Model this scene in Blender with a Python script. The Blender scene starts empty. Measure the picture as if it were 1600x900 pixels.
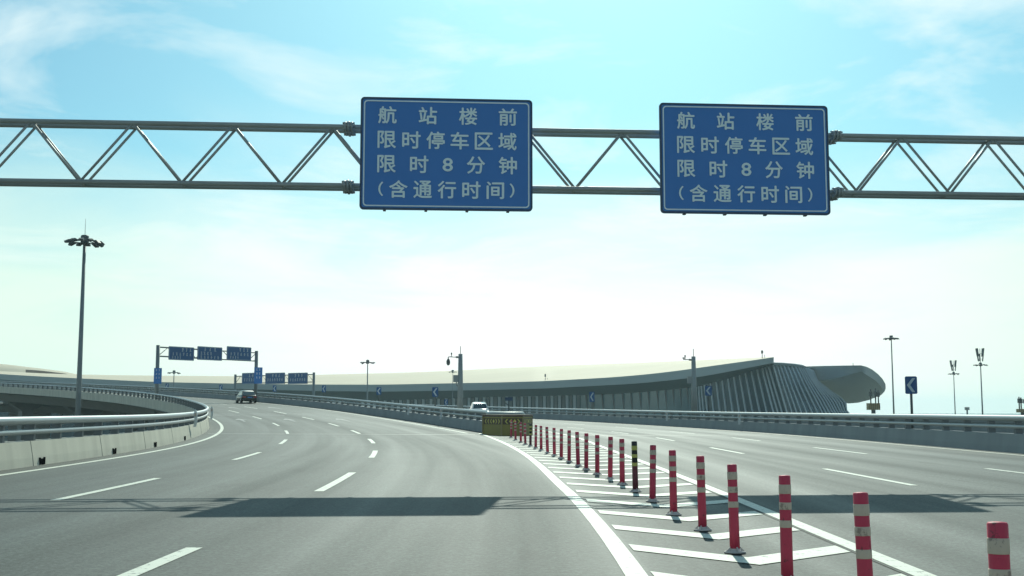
import bpy, bmesh, math, random
from mathutils import Vector, Matrix

random.seed(7)
C = bpy.context.scene.collection
R_ = math.radians

# ------------------------------------------------------------------ camera
F_PX, CAM_H = 1800.0, 1.3
PITCH = math.atan(191.5 / F_PX)
cam_d = bpy.data.cameras.new('camera')
cam_d.sensor_width = 36
cam_d.lens = 36 * F_PX / 1600
cam_d.clip_start, cam_d.clip_end = 0.1, 30000
cam = bpy.data.objects.new('camera', cam_d)
C.objects.link(cam)
cam.location = (0, 0, CAM_H)
cam.rotation_euler = (math.pi / 2 + PITCH, 0, 0)
bpy.context.scene.camera = cam

# ------------------------------------------------------------------ light
SUN_EL, SUN_AZ = 38.5, 4.7          # degrees; azimuth clockwise from +Y
scene = bpy.context.scene
world = bpy.data.worlds.new('World')
scene.world = world
world.use_nodes = True
wn, wl = world.node_tree.nodes, world.node_tree.links
wn.clear()
def wnode(t, **kw):
    n = wn.new(t)
    for k, v in kw.items():
        setattr(n, k, v)
    return n
sky = wnode('ShaderNodeTexSky', sky_type='NISHITA', sun_disc=False)
sky.sun_elevation, sky.sun_rotation = R_(SUN_EL), R_(SUN_AZ)
sky.altitude, sky.air_density, sky.dust_density, sky.ozone_density = 40, 1.0, 1.2, 1.0
tint = wnode('ShaderNodeMix', data_type='RGBA', blend_type='MULTIPLY')
tint.inputs[0].default_value = 1.0
tint.inputs[7].default_value = (0.50, 0.95, 0.97, 1)
wl.new(sky.outputs[0], tint.inputs[6])
tc = wnode('ShaderNodeTexCoord')
sep = wnode('ShaderNodeSeparateXYZ')
wl.new(tc.outputs['Generated'], sep.inputs[0])
zc = wnode('ShaderNodeMath', operation='MAXIMUM'); zc.inputs[1].default_value = 0.0
wl.new(sep.outputs[2], zc.inputs[0])
zp = wnode('ShaderNodeMath', operation='ADD'); zp.inputs[1].default_value = 0.12
wl.new(zc.outputs[0], zp.inputs[0])
dx = wnode('ShaderNodeMath', operation='DIVIDE'); wl.new(sep.outputs[0], dx.inputs[0]); wl.new(zp.outputs[0], dx.inputs[1])
dy = wnode('ShaderNodeMath', operation='DIVIDE'); wl.new(sep.outputs[1], dy.inputs[0]); wl.new(zp.outputs[0], dy.inputs[1])
comb = wnode('ShaderNodeCombineXYZ'); wl.new(dx.outputs[0], comb.inputs[0]); wl.new(dy.outputs[0], comb.inputs[1])
nz = wnode('ShaderNodeTexNoise'); nz.inputs['Scale'].default_value = 1.7; nz.inputs['Detail'].default_value = 7
nz.inputs['Roughness'].default_value = 0.58; nz.inputs['Distortion'].default_value = 0.5
wl.new(comb.outputs[0], nz.inputs['Vector'])
ramp = wnode('ShaderNodeValToRGB')
ramp.color_ramp.elements[0].position, ramp.color_ramp.elements[1].position = 0.50, 0.68
wl.new(nz.outputs[0], ramp.inputs[0])
cl = wnode('ShaderNodeMix', data_type='RGBA', blend_type='MIX')
cf = wnode('ShaderNodeMath', operation='MULTIPLY'); cf.inputs[1].default_value = 0.62
wl.new(ramp.outputs[0], cf.inputs[0])
wl.new(cf.outputs[0], cl.inputs[0])
wl.new(tint.outputs[2], cl.inputs[6])
cl.inputs[7].default_value = (9.6, 10.8, 10.6, 1)
# pale mint haze towards the horizon
hr = wnode('ShaderNodeMapRange'); hr.inputs[1].default_value = 0.05; hr.inputs[2].default_value = 0.26
hr.inputs[3].default_value = 0.95; hr.inputs[4].default_value = 0.0; hr.interpolation_type = 'SMOOTHSTEP'
nz2 = wnode('ShaderNodeTexNoise'); nz2.inputs['Scale'].default_value = 0.8; nz2.inputs['Detail'].default_value = 6; nz2.inputs['Distortion'].default_value = 0.8
wl.new(comb.outputs[0], nz2.inputs['Vector'])
zn = wnode('ShaderNodeMath', operation='MULTIPLY_ADD'); wl.new(nz2.outputs[0], zn.inputs[0]); zn.inputs[1].default_value = -0.22
zo = wnode('ShaderNodeMath', operation='ADD'); wl.new(zc.outputs[0], zo.inputs[0]); zo.inputs[1].default_value = 0.11
wl.new(zo.outputs[0], zn.inputs[2])
wl.new(zn.outputs[0], hr.inputs[0])
hm = wnode('ShaderNodeMix', data_type='RGBA', blend_type='MIX')
wl.new(hr.outputs[0], hm.inputs[0]); wl.new(cl.outputs[2], hm.inputs[6])
# the haze is whiter on the sun's side
ab = wnode('ShaderNodeMath', operation='SUBTRACT'); wl.new(sep.outputs[0], ab.inputs[0]); ab.inputs[1].default_value = 0.05
ab2 = wnode('ShaderNodeMath', operation='ABSOLUTE'); wl.new(ab.outputs[0], ab2.inputs[0])
sr = wnode('ShaderNodeMapRange'); sr.inputs[1].default_value = 0.14; sr.inputs[2].default_value = 0.44; sr.interpolation_type = 'SMOOTHSTEP'
wl.new(ab2.outputs[0], sr.inputs[0])
hc = wnode('ShaderNodeMix', data_type='RGBA', blend_type='MIX'); wl.new(sr.outputs[0], hc.inputs[0])
hc.inputs[6].default_value = (11.2, 11.2, 11.0, 1); hc.inputs[7].default_value = (8.6, 10.4, 9.0, 1)
wl.new(hc.outputs[2], hm.inputs[7])
bg = wnode('ShaderNodeBackground'); bg.inputs[1].default_value = 0.10
wl.new(hm.outputs[2], bg.inputs[0])
wo = wnode('ShaderNodeOutputWorld')
wl.new(bg.outputs[0], wo.inputs[0])

sun_d = bpy.data.lights.new('sun', 'SUN')
sun_d.energy, sun_d.angle, sun_d.color = 4.0, R_(0.5), (0.95, 1.0, 0.865)
sun = bpy.data.objects.new('sun', sun_d)
C.objects.link(sun)
sd = Vector((math.sin(R_(SUN_AZ)) * math.cos(R_(SUN_EL)), math.cos(R_(SUN_AZ)) * math.cos(R_(SUN_EL)), math.sin(R_(SUN_EL))))
sun.location = sd * 100
sun.rotation_euler = (-sd).to_track_quat('-Z', 'Y').to_euler()

vs = scene.view_settings
vs.view_transform, vs.look, vs.exposure, vs.gamma = 'Standard', 'None', 0.0, 1.0
vs.use_curve_mapping = False
HAZE = 0.0002
scene.cycles.max_bounces = 8
scene.cycles.volume_bounces = 1
scene.cycles.use_denoising = True

# ------------------------------------------------------------------ placing helpers
_c, _s = math.cos(PITCH), math.sin(PITCH)
def ray(px, py):
    x, y = (px - 800) / F_PX, (450 - py) / F_PX
    return Vector((x, _c - y * _s, _s + y * _c))
def P(px, py, Y):                       # survey point at distance Y
    d = ray(px, py)
    return d * (Y / d.y) + Vector((0, 0, CAM_H))
def G(px, py, z=0.0):                   # survey point on the level z
    d = ray(px, py)
    return d * ((z - CAM_H) / d.z) + Vector((0, 0, CAM_H))

# ------------------------------------------------------------------ mesh helpers
def tag(o, label=None, cat=None, group=None, kind=None):
    if label: o['label'] = label
    if cat: o['category'] = cat
    if group: o['group'] = group
    if kind: o['kind'] = kind
    return o
def thing(name, label, cat, loc=(0, 0, 0), rz=0.0, group=None):
    o = bpy.data.objects.new(name, None)
    o.empty_display_size = 0.3
    C.objects.link(o)
    o.location = loc
    o.rotation_euler = (0, 0, rz)
    return tag(o, label, cat, group)
def copy_tree(o, parent=None):
    c = o.copy(); C.objects.link(c); c.parent = parent
    for ch in list(o.children):
        copy_tree(ch, c)
    return c

class MB:
    def __init__(self):
        self.v, self.f, self.uv, self.smooth = [], [], None, []
    def face(self, idx, smooth=False):
        self.f.append(tuple(idx)); self.smooth.append(smooth)
    def box(self, x0, x1, y0, y1, z0, z1, M=None):
        b = len(self.v)
        for p in ((x0,y0,z0),(x1,y0,z0),(x1,y1,z0),(x0,y1,z0),(x0,y0,z1),(x1,y0,z1),(x1,y1,z1),(x0,y1,z1)):
            p = Vector(p)
            self.v.append(M @ p if M else p)
        for q in ((0,3,2,1),(4,5,6,7),(0,1,5,4),(1,2,6,5),(2,3,7,6),(3,0,4,7)):
            self.face([b + i for i in q])
        return self
    def quad(self, *pts):
        b = len(self.v)
        self.v += [Vector(p) for p in pts]
        self.face(range(b, b + len(pts)))
        return self
    def tube(self, pts, r, n=10, r2=None, caps=True, sm=True):
        pts = [Vector(p) for p in pts]
        b = len(self.v); m = len(pts)
        for i, p in enumerate(pts):
            t = (pts[min(i + 1, m - 1)] - pts[max(i - 1, 0)]).normalized()
            up = Vector((0, 0, 1)) if abs(t.z) < 0.95 else Vector((0, 1, 0))
            u = t.cross(up).normalized(); w = u.cross(t)
            rr = r if r2 is None else r + (r2 - r) * i / (m - 1)
            for k in range(n):
                a = 2 * math.pi * k / n
                self.v.append(p + u * (rr * math.cos(a)) + w * (rr * math.sin(a)))
        for i in range(m - 1):
            for k in range(n):
                k2 = (k + 1) % n
                self.face((b + i*n + k, b + i*n + k2, b + (i+1)*n + k2, b + (i+1)*n + k), sm)
        if caps:
            self.face([b + k for k in range(n)][::-1]); self.face([b + (m-1)*n + k for k in range(n)])
        return self
    def lathe(self, prof, n=16, M=None, sm=True):        # prof: (r, z)
        b = len(self.v)
        for r, z in prof:
            for k in range(n):
                a = 2 * math.pi * k / n
                p = Vector((r * math.cos(a), r * math.sin(a), z))
                self.v.append(M @ p if M else p)
        for i in range(len(prof) - 1):
            for k in range(n):
                k2 = (k + 1) % n
                self.face((b + i*n + k, b + i*n + k2, b + (i+1)*n + k2, b + (i+1)*n + k), sm)
        self.face([b + k for k in range(n)][::-1]); self.face([b + (len(prof)-1)*n + k for k in range(n)])
        return self
    def prism(self, poly, y0, y1, M=None):               # poly in x,z extruded along y
        b = len(self.v); n = len(poly)
        for y in (y0, y1):
            for x, z in poly:
                p = Vector((x, y, z)); self.v.append(M @ p if M else p)
        self.face(range(b, b + n)); self.face(range(b + 2*n - 1, b + n - 1, -1))
        for k in range(n):
            k2 = (k + 1) % n
            self.face((b + k, b + n + k, b + n + k2, b + k2))
        return self
    def grid(self, rows, sm=True, uvs=None):             # rows of equally many points
        b = len(self.v); n = len(rows[0])
        for r in rows: self.v += [Vector(p) for p in r]
        for i in range(len(rows) - 1):
            for k in range(n - 1):
                self.face((b + i*n + k, b + i*n + k + 1, b + (i+1)*n + k + 1, b + (i+1)*n + k), sm)
        if uvs is not None:
            if self.uv is None: self.uv = {}
            for i, r in enumerate(uvs):
                for k, q in enumerate(r): self.uv[b + i*n + k] = q
        return self
    def build(self, name, mat, parent=None, kind=None, fix=True):
        me = bpy.data.meshes.new(name)
        me.from_pydata([tuple(p) for p in self.v], [], self.f)
        me.polygons.foreach_set('use_smooth', self.smooth)
        if self.uv is not None:
            uvl = me.uv_layers.new(name='UVMap')
            for l in me.loops:
                uvl.data[l.index].uv = self.uv.get(l.vertex_index, (0, 0))
        if fix:
            bm = bmesh.new(); bm.from_mesh(me)
            bmesh.ops.recalc_face_normals(bm, faces=bm.faces)
            bm.to_mesh(me); bm.free()
        me.update()
        for m in (mat if isinstance(mat, (list, tuple)) else [mat]):
            me.materials.append(m)
        o = bpy.data.objects.new(name, me)
        C.objects.link(o)
        if parent: o.parent = parent
        if kind: o['kind'] = kind
        return o
def part(name, mesh_obj, parent):
    """another object sharing a mesh"""
    o = bpy.data.objects.new(name, mesh_obj.data); C.objects.link(o); o.parent = parent
    return o
def rounded_rect(w, h, r, n=5):
    pts = []
    for cx, cz, a0 in ((w/2-r, h/2-r, 0), (-w/2+r, h/2-r, 90), (-w/2+r, -h/2+r, 180), (w/2-r, -h/2+r, 270)):
        for k in range(n + 1):
            a = R_(a0 + 90 * k / n)
            pts.append((cx + r * math.cos(a), cz + r * math.sin(a)))
    return pts
def ring_prism(mb, outer, inner, y0, y1):
    n = len(outer)
    for y in (y0,):
        b = len(mb.v)
        mb.v += [Vector((x, y, z)) for x, z in outer] + [Vector((x, y, z)) for x, z in inner]
        for k in range(n):
            k2 = (k + 1) % n
            mb.face((b + k, b + k2, b + n + k2, b + n + k))

# ------------------------------------------------------------------ materials
def mat(name, col, rough=0.6, metal=0.0, var=0.12, scale=3.0, bump=0.0, bscale=60.0, spec=0.5, streak=None, coords='Object'):
    m = bpy.data.materials.new(name); m.use_nodes = True
    nt = m.node_tree; nd, lk = nt.nodes, nt.links
    b = nd['Principled BSDF']
    b.inputs['Roughness'].default_value = rough
    b.inputs['Metallic'].default_value = metal
    b.inputs['Specular IOR Level'].default_value = spec
    t = nd.new('ShaderNodeTexCoord')
    n = nd.new('ShaderNodeTexNoise'); n.inputs['Scale'].default_value = scale; n.inputs['Detail'].default_value = 6
    src = t.outputs[coords]
    if streak:
        mp = nd.new('ShaderNodeMapping'); mp.inputs['Scale'].default_value = streak
        lk.new(src, mp.inputs[0]); src = mp.outputs[0]
    lk.new(src, n.inputs['Vector'])
    mix = nd.new('ShaderNodeMix'); mix.data_type = 'RGBA'
    mix.inputs[6].default_value = tuple(max(0, c * (1 - var)) for c in col) + (1,)
    mix.inputs[7].default_value = tuple(min(1, c * (1 + var)) for c in col) + (1,)
    lk.new(n.outputs[0], mix.inputs[0]); lk.new(mix.outputs[2], b.inputs['Base Color'])
    if bump:
        n2 = nd.new('ShaderNodeTexNoise'); n2.inputs['Scale'].default_value = bscale; n2.inputs['Detail'].default_value = 4
        lk.new(t.outputs[coords], n2.inputs['Vector'])
        bp = nd.new('ShaderNodeBump'); bp.inputs['Strength'].default_value = bump; bp.inputs['Distance'].default_value = 0.02
        lk.new(n2.outputs[0], bp.inputs['Height']); lk.new(bp.outputs[0], b.inputs['Normal'])
    return m

def asphalt_mat(name, base):
    m = bpy.data.materials.new(name); m.use_nodes = True
    nt = m.node_tree; nd, lk = nt.nodes, nt.links
    b = nd['Principled BSDF']
    t = nd.new('ShaderNodeTexCoord')
    def noise(scale, detail=5, rough=0.5, stretch=None, src='Object'):
        n = nd.new('ShaderNodeTexNoise'); n.inputs['Scale'].default_value = scale; n.inputs['Detail'].default_value = detail; n.inputs['Roughness'].default_value = rough
        o = t.outputs[src]
        if stretch:
            mp = nd.new('ShaderNodeMapping'); mp.inputs['Scale'].default_value = stretch; lk.new(o, mp.inputs[0]); o = mp.outputs[0]
        lk.new(o, n.inputs['Vector']); return n.outputs[0]
    def ramp(src, lo, hi, p0=0.3, p1=0.7):
        r = nd.new('ShaderNodeMapRange'); r.inputs[1].default_value = p0; r.inputs[2].default_value = p1
        r.inputs[3].default_value = lo; r.inputs[4].default_value = hi
        lk.new(src, r.inputs[0]); return r.outputs[0]
    def mul(*a):
        o = a[0]
        for c in a[1:]:
            x = nd.new('ShaderNodeMath'); x.operation = 'MULTIPLY'; lk.new(o, x.inputs[0]); lk.new(c, x.inputs[1]); o = x.outputs[0]
        return o
    # worn tracks following the lanes (u across in metres, v along), patches, coarse grain
    track = noise(1.0, 5, 0.5, (0.9, 0.02, 1), 'UV')
    fine_track = noise(1.0, 4, 0.6, (5.0, 0.05, 1), 'UV')
    blotch = noise(0.35, 6)
    grain = noise(17, 6, 0.8)
    stone = nd.new('ShaderNodeTexVoronoi'); stone.inputs['Scale'].default_value = 42; lk.new(t.outputs['Object'], stone.inputs['Vector'])
    sep_ = nd.new('ShaderNodeSeparateColor'); lk.new(stone.outputs['Color'], sep_.inputs[0])
    sx_ = nd.new('ShaderNodeSeparateXYZ'); lk.new(t.outputs['UV'], sx_.inputs[0])
    ph = nd.new('ShaderNodeMath'); ph.operation = 'MULTIPLY_ADD'; lk.new(sx_.outputs[0], ph.inputs[0]); ph.inputs[1].default_value = 2 * math.pi / 1.74; ph.inputs[2].default_value = -2 * math.pi * 2.35 / 1.74
    co = nd.new('ShaderNodeMath'); co.operation = 'COSINE'; lk.new(ph.outputs[0], co.inputs[0])
    wheel = ramp(co.outputs[0], 1.06, 0.92, -1, 1)
    stain = noise(0.9, 4, 0.6, (1.6, 0.35, 1), 'UV')
    f = mul(ramp(track, 0.80, 1.2), ramp(fine_track, 0.85, 1.15), wheel, ramp(blotch, 0.86, 1.14), ramp(grain, 0.5, 1.5, 0.36, 0.64), ramp(sep_.outputs[0], 0.5, 1.5, 0, 1), ramp(stain, 0.62, 1.0, 0.30, 0.40))
    vm = nd.new('ShaderNodeVectorMath'); vm.operation = 'SCALE'
    vm.inputs[0].default_value = base
    lk.new(f, vm.inputs['Scale']); lk.new(vm.outputs[0], b.inputs['Base Color'])
    lk.new(ramp(track, 0.74, 0.60), b.inputs['Roughness'])
    b.inputs['Specular IOR Level'].default_value = 0.32
    bp = nd.new('ShaderNodeBump'); bp.inputs['Strength'].default_value = 0.45; bp.inputs['Distance'].default_value = 0.012
    lk.new(grain, bp.inputs['Height']); lk.new(bp.outputs[0], b.inputs['Normal'])
    return m

def paint_mat(name, col, under, amount):
    """road paint with chips and scuffs where the asphalt shows"""
    m = mat(name, col, 0.6, var=0.14, scale=4, bump=0.15, bscale=50)
    nt = m.node_tree; nd, lk = nt.nodes, nt.links
    b = nd['Principled BSDF']
    src = b.inputs['Base Color'].links[0].from_socket
    t = nd.new('ShaderNodeTexCoord')
    n = nd.new('ShaderNodeTexNoise'); n.inputs['Scale'].default_value = 9; n.inputs['Detail'].default_value = 8; n.inputs['Roughness'].default_value = 0.75
    lk.new(t.outputs['Object'], n.inputs['Vector'])
    r = nd.new('ShaderNodeMapRange'); r.inputs[1].default_value = amount; r.inputs[2].default_value = amount + 0.05
    lk.new(n.outputs[0], r.inputs[0])
    mx = nd.new('ShaderNodeMix'); mx.data_type = 'RGBA'
    mx.inputs[6].default_value = under + (1,)
    lk.new(r.outputs[0], mx.inputs[0]); lk.new(src, mx.inputs[7]); lk.new(mx.outputs[2], b.inputs['Base Color'])
    return m

M = {}
M['asphalt'] = asphalt_mat('asphalt', (0.0405, 0.0525, 0.0455))
M['paint'] = paint_mat('road_paint', (0.60, 0.62, 0.52), (0.16, 0.17, 0.15), 0.385)
M['worn_paint'] = mat('worn_paint', (0.17, 0.175, 0.165), 0.6, var=0.4, scale=3)
M['joint'] = mat('joint_steel', (0.32, 0.32, 0.30), 0.5, 0.4)
M['concrete'] = mat('concrete', (0.58, 0.55, 0.45), 0.85, var=0.26, scale=1.0, bump=0.2, bscale=25, streak=(1.6, 1.6, 0.25))  # left barrier's concrete, its sunlit tone put into the colour
M['concrete_wall'] = mat('concrete_wall', (0.26, 0.28, 0.28), 0.85, var=0.25, scale=1.0, bump=0.2, bscale=25, streak=(1.2, 1.2, 0.25))  # same barrier concrete, with the shade on right and median walls coloured in
M['joint_gap'] = mat('joint_gap', (0.22, 0.21, 0.18), 0.9)
M['hole_shade'] = mat('hole_shade', (0.012, 0.012, 0.012), 1.0, spec=0.0)  # black in place of the shade inside the drain openings
M['concrete_dark'] = mat('concrete_grey', (0.26, 0.27, 0.26), 0.85, var=0.16, scale=0.8, bump=0.15, bscale=10)
M['deck'] = mat('deck_concrete', (0.30, 0.30, 0.28), 0.85, var=0.15, scale=0.5)
M['steel'] = mat('galvanised_steel', (0.33, 0.355, 0.355), 0.40, 0.35, var=0.1, scale=2)
M['post'] = mat('painted_post', (0.17, 0.18, 0.18), 0.6, 0.2)
M['gantry'] = mat('gantry_steel', (0.36, 0.385, 0.37), 0.5, 0.2, var=0.15, scale=2)
M['dark'] = mat('dark_steel', (0.095, 0.105, 0.105), 0.6, 0.2)
M['mast'] = mat('mast_steel', (0.22, 0.24, 0.24), 0.5, 0.4)
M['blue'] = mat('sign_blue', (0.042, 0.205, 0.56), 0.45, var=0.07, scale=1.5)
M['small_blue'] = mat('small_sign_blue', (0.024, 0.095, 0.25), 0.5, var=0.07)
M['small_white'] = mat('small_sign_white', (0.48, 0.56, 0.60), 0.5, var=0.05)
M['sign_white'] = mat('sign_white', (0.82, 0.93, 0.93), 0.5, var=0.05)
M['sign_back'] = mat('sign_frame', (0.035, 0.075, 0.14), 0.5, 0.1)
M['red'] = paint_mat('post_red', (0.56, 0.04, 0.085), (0.20, 0.035, 0.045), 0.36)
M['dark_red'] = mat('post_dark_red', (0.13, 0.018, 0.03), 0.5, var=0.15)
M['band'] = paint_mat('reflective_band', (0.58, 0.46, 0.36), (0.30, 0.22, 0.18), 0.38)
M['post_yellow'] = mat('post_yellow', (0.48, 0.45, 0.11), 0.5, var=0.15, scale=9)
M['yellow'] = mat('band_yellow', (0.75, 0.66, 0.12), 0.5, var=0.1)
M['black'] = mat('rubber_black', (0.025, 0.025, 0.025), 0.6)
M['base_grey'] = mat('post_base', (0.62, 0.55, 0.50), 0.7)
M['mustard'] = mat('crash_mustard', (0.30, 0.24, 0.06), 0.6, var=0.2, scale=2)
M['brown'] = mat('crash_brown', (0.10, 0.06, 0.035), 0.6)
M['crash_top'] = mat('crash_top', (0.45, 0.38, 0.30), 0.7)
M['ground'] = mat('ground', (0.055, 0.06, 0.05), 0.95, var=0.25, scale=0.02)
M['roof'] = mat('roof_sand', (0.62, 0.535, 0.40), 0.7, 0.0, spec=0.12, var=0.10, scale=0.3, streak=(0.02, 0.4, 0.4))
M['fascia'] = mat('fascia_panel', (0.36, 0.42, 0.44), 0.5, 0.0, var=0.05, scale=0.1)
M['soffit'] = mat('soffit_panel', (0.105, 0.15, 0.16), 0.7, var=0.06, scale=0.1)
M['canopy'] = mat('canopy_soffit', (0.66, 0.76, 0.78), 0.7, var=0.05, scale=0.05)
M['glass'] = mat('curtain_glass', (0.006, 0.034, 0.062), 0.25, 0.0, var=0.3, scale=0.1, spec=0.3)
M['pale_glass'] = mat('pale_glass', (0.045, 0.115, 0.145), 0.15, 0.0, var=0.25, scale=0.08, spec=0.7)
M['fin'] = mat('facade_fin', (0.46, 0.54, 0.58), 0.55, var=0.06)
M['mullion'] = mat('mullion', (0.10, 0.11, 0.115), 0.5)
M['rust'] = mat('clerestory_brown', (0.16, 0.10, 0.075), 0.6, var=0.2, scale=0.2)
M['car_dark'] = mat('car_dark', (0.035, 0.037, 0.04), 0.25, 0.3, var=0.05)
M['car_white'] = mat('car_white', (0.75, 0.76, 0.74), 0.15, 0.0, var=0.03, spec=0.8)
M['car_glass'] = mat('car_glass', (0.03, 0.04, 0.045), 0.05, 0.0, spec=0.9)
M['tail'] = mat('tail_lens', (0.35, 0.02, 0.02), 0.3)
M['rim'] = mat('wheel_rim', (0.45, 0.46, 0.47), 0.35, 0.8)
M['ochre'] = mat('ochre_metal', (0.34, 0.26, 0.12), 0.6, var=0.2)
M['white_plastic'] = mat('white_plastic', (0.70, 0.72, 0.70), 0.5)
M['cabinet'] = mat('cabinet_grey', (0.30, 0.32, 0.31), 0.5)

# ------------------------------------------------------------------ the alignment of the roads
CX, CY = -239.5, 11.9
def zl(th):                               # level of the left carriageway, th in degrees
    if th < 6: return 0.0
    if th < 21.55: return 0.0045 * (th - 6) ** 2
    return 0.0045 * 15.55 ** 2 + 0.14 * (th - 21.55)
def LP(r, th, h=0.0):
    return Vector((CX + r * math.cos(R_(th)), CY + r * math.sin(R_(th)), zl(th) + h))
S0, RX = 50.0, 184.6
def zr(s):
    if s <= S0: return 0.0
    ph = math.degrees((s - S0) / 200)
    return 0.001 * ph * ph if ph < 30 else 0.9 + 0.06 * (ph - 30)
def RP(x, s, h=0.0):
    if s <= S0: return Vector((x, s, h))
    a = (s - S0) / 200
    return Vector((-RX + (RX + x) * math.cos(a), S0 + (RX + x) * math.sin(a), zr(s) + h))
def frange(a, b, n): return [a + (b - a) * i / n for i in range(n + 1)]

def gore_r(th):                           # right edge of the left carriageway
    t = min(max((th - 2) / 8, 0), 1.3)
    return 240.5 + 1.65 * t ** 1.5
def gore_x(s):                            # left edge of the right carriageway
    return 3.22 + 0.12 * math.exp(-((s - 24) / 14) ** 2) + (0 if s < 60 else 0)
TH = frange(-12, 62, 260)
SS = frange(-40, 290, 250)

# ------------------------------------------------------------------ ground and decks
g = MB()
g.grid([[(x, y, -9.0) for x in frange(-4000, 4000, 12)] for y in frange(-1000, 4000, 12)], sm=False)
g.build('ground', M['ground'], kind='structure')

left = MB()
lr = frange(0, 1, 14)
rows, uvs = [], []
for th in TH:
    r0, r1 = 228.55, gore_r(th) + 0.13 + (0.6 if th > 11.4 else 0)
    rows.append([LP(r0 + (r1 - r0) * q, th) for q in lr])
    uvs.append([(r0 + (r1 - r0) * q - 228, R_(th) * 236) for q in lr])
left.grid(rows, True, uvs)
left.build('left_carriageway', M['asphalt'], kind='structure')
right = MB()
rows, uvs = [], []
for s in SS:
    x0, x1 = gore_x(s) - 0.12 - (2.5 if s > 66 else 0), 15.75
    rows.append([RP(x0 + (x1 - x0) * q, s) for q in lr])
    uvs.append([(40 + x0 + (x1 - x0) * q, s) for q in lr])
right.grid(rows, True, uvs)
right.build('right_carriageway', M['asphalt'], kind='structure')
gore = MB()
rows, uvs = [], []
for y in frange(-38, 68, 106):
    th = math.degrees(math.asin((y - CY) / 241.0))
    a, b = LP(gore_r(th) + 0.06, th, -0.006), RP(gore_x(y) - 0.06, y, -0.006)
    rows.append([a.lerp(b, q / 4) for q in range(5)])
    uvs.append([(80 + q * 0.6, y) for q in range(5)])
gore.grid(rows, True, uvs)
gore.build('gore_area', M['asphalt'], kind='structure')

def median_r(th): return 243.0
def mid_x(s): return 1.0 + 1.2 * min(max((s - 60) / 40, 0), 1)
strip = MB()
rows = []
for q in frange(0, 1, 60):
    a, b = LP(242.8, 11.2 + (46 - 11.2) * q, -0.02), RP(mid_x(60 + 200 * q) + .9, 60 + 200 * q, -0.02)
    rows.append([a.lerp(b, k / 3) for k in range(4)])
strip.grid(rows).build('median_strip', M['deck'], kind='structure')

# girders under both decks
def sweep(mb, pts_fn, params, sm=False):
    rows = [[pts_fn(p, k) for k in range(len(params[1]))] for p in params[0]]
    return mb.grid(rows, sm)
prof = [(228.12, -0.35), (229.6, -0.55), (231.2, -1.75), (239.5, -1.75), (241.5, -0.6), (243.4, -0.35)]
dk = MB(); dk.grid([[LP(r, th, h) for r, h in prof] for th in TH], sm=False)
dk.build('bridge_deck', M['deck'], kind='structure')
prof = [(0.4, -0.4), (2.0, -0.6), (3.5, -1.75), (13.0, -1.75), (14.6, -0.6), (16.1, -0.35)]
dk = MB(); dk.grid([[RP(x, s, h) for x, h in prof] for s in SS], sm=False)
dk.build('bridge_deck', M['deck'], kind='structure')

# piers of the curved bridge
pier0 = None
for i, th in enumerate((20.5, 25.5, 30.5, 35.5, 40.5, 46.0)):
    c = LP(235.3, th)
    hh = c.z - 1.75 + 9.0
    t = thing('bridge_pier', ['grey concrete pier under the curved bridge, nearest to the road bend',
              'grey concrete pier under the curved bridge, second from the bend', 'grey concrete pier under the curved bridge, third from the bend',
              'grey flared concrete pier under the curved bridge near the tall light mast', 'grey flared concrete pier under the curved bridge left of the light mast',
              'grey flared concrete pier of the curved bridge, farthest left'][i], 'bridge pier', (c.x, c.y, -9), R_(th), 'piers under the curved bridge')
    a = MB(); a.box(-0.9, 0.9, -0.8, 0.8, 0, hh - 1.6); a.build('column', M['concrete_dark'], t)
    b = MB(); b.prism([(-0.9, hh - 1.598), (0.9, hh - 1.598), (3.2, hh - 0.003), (-3.2, hh - 0.003)], -0.78, 0.78); b.build('pier_cap', M['concrete_dark'], t)

# ------------------------------------------------------------------ painted markings
mk = MB()
def stripe_l(r0, r1, t0, t1, h=0.005, n=None):
    n = n or max(1, int((t1 - t0) / 0.4))
    mk.grid([[LP(r0(t) if callable(r0) else r0, t, h), LP(r1(t) if callable(r1) else r1, t, h)] for t in frange(t0, t1, n)])
def stripe_r(x0, x1, s0, s1, h=0.005, n=None):
    n = n or max(1, int((s1 - s0) / 2))
    mk.grid([[RP(x0(s) if callable(x0) else x0, s, h), RP(x1(s) if callable(x1) else x1, s, h)] for s in frange(s0, s1, n)])
stripe_l(229.38, 229.56, -11, 60)
stripe_l(lambda t: gore_r(t) - 0.09, lambda t: gore_r(t) + 0.09, -11, 11.4)
stripe_l(lambda t: 241.9 + 0.0 * t, lambda t: 242.06, 11.4, 60)
for k in range(-3, 16):
    t = 1.25 + 3.41 * k; stripe_l(232.83, 232.98, t, t + 1.36)
    t = 1.68 + 3.24 * k; stripe_l(236.40, 236.56, t, t + 1.38)
stripe_r(lambda s: gore_x(s) - 0.09, lambda s: gore_x(s) + 0.09, -38, 250)
stripe_r(14.75, 14.92, -38, 280)
for k in range(-3, 18):
    s = 20.3 + 14.9 * k
    stripe_r(6.93, 7.07, s, s + 5.8)
    stripe_r(10.60, 10.74, s - 0.2, s + 5.9)
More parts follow.
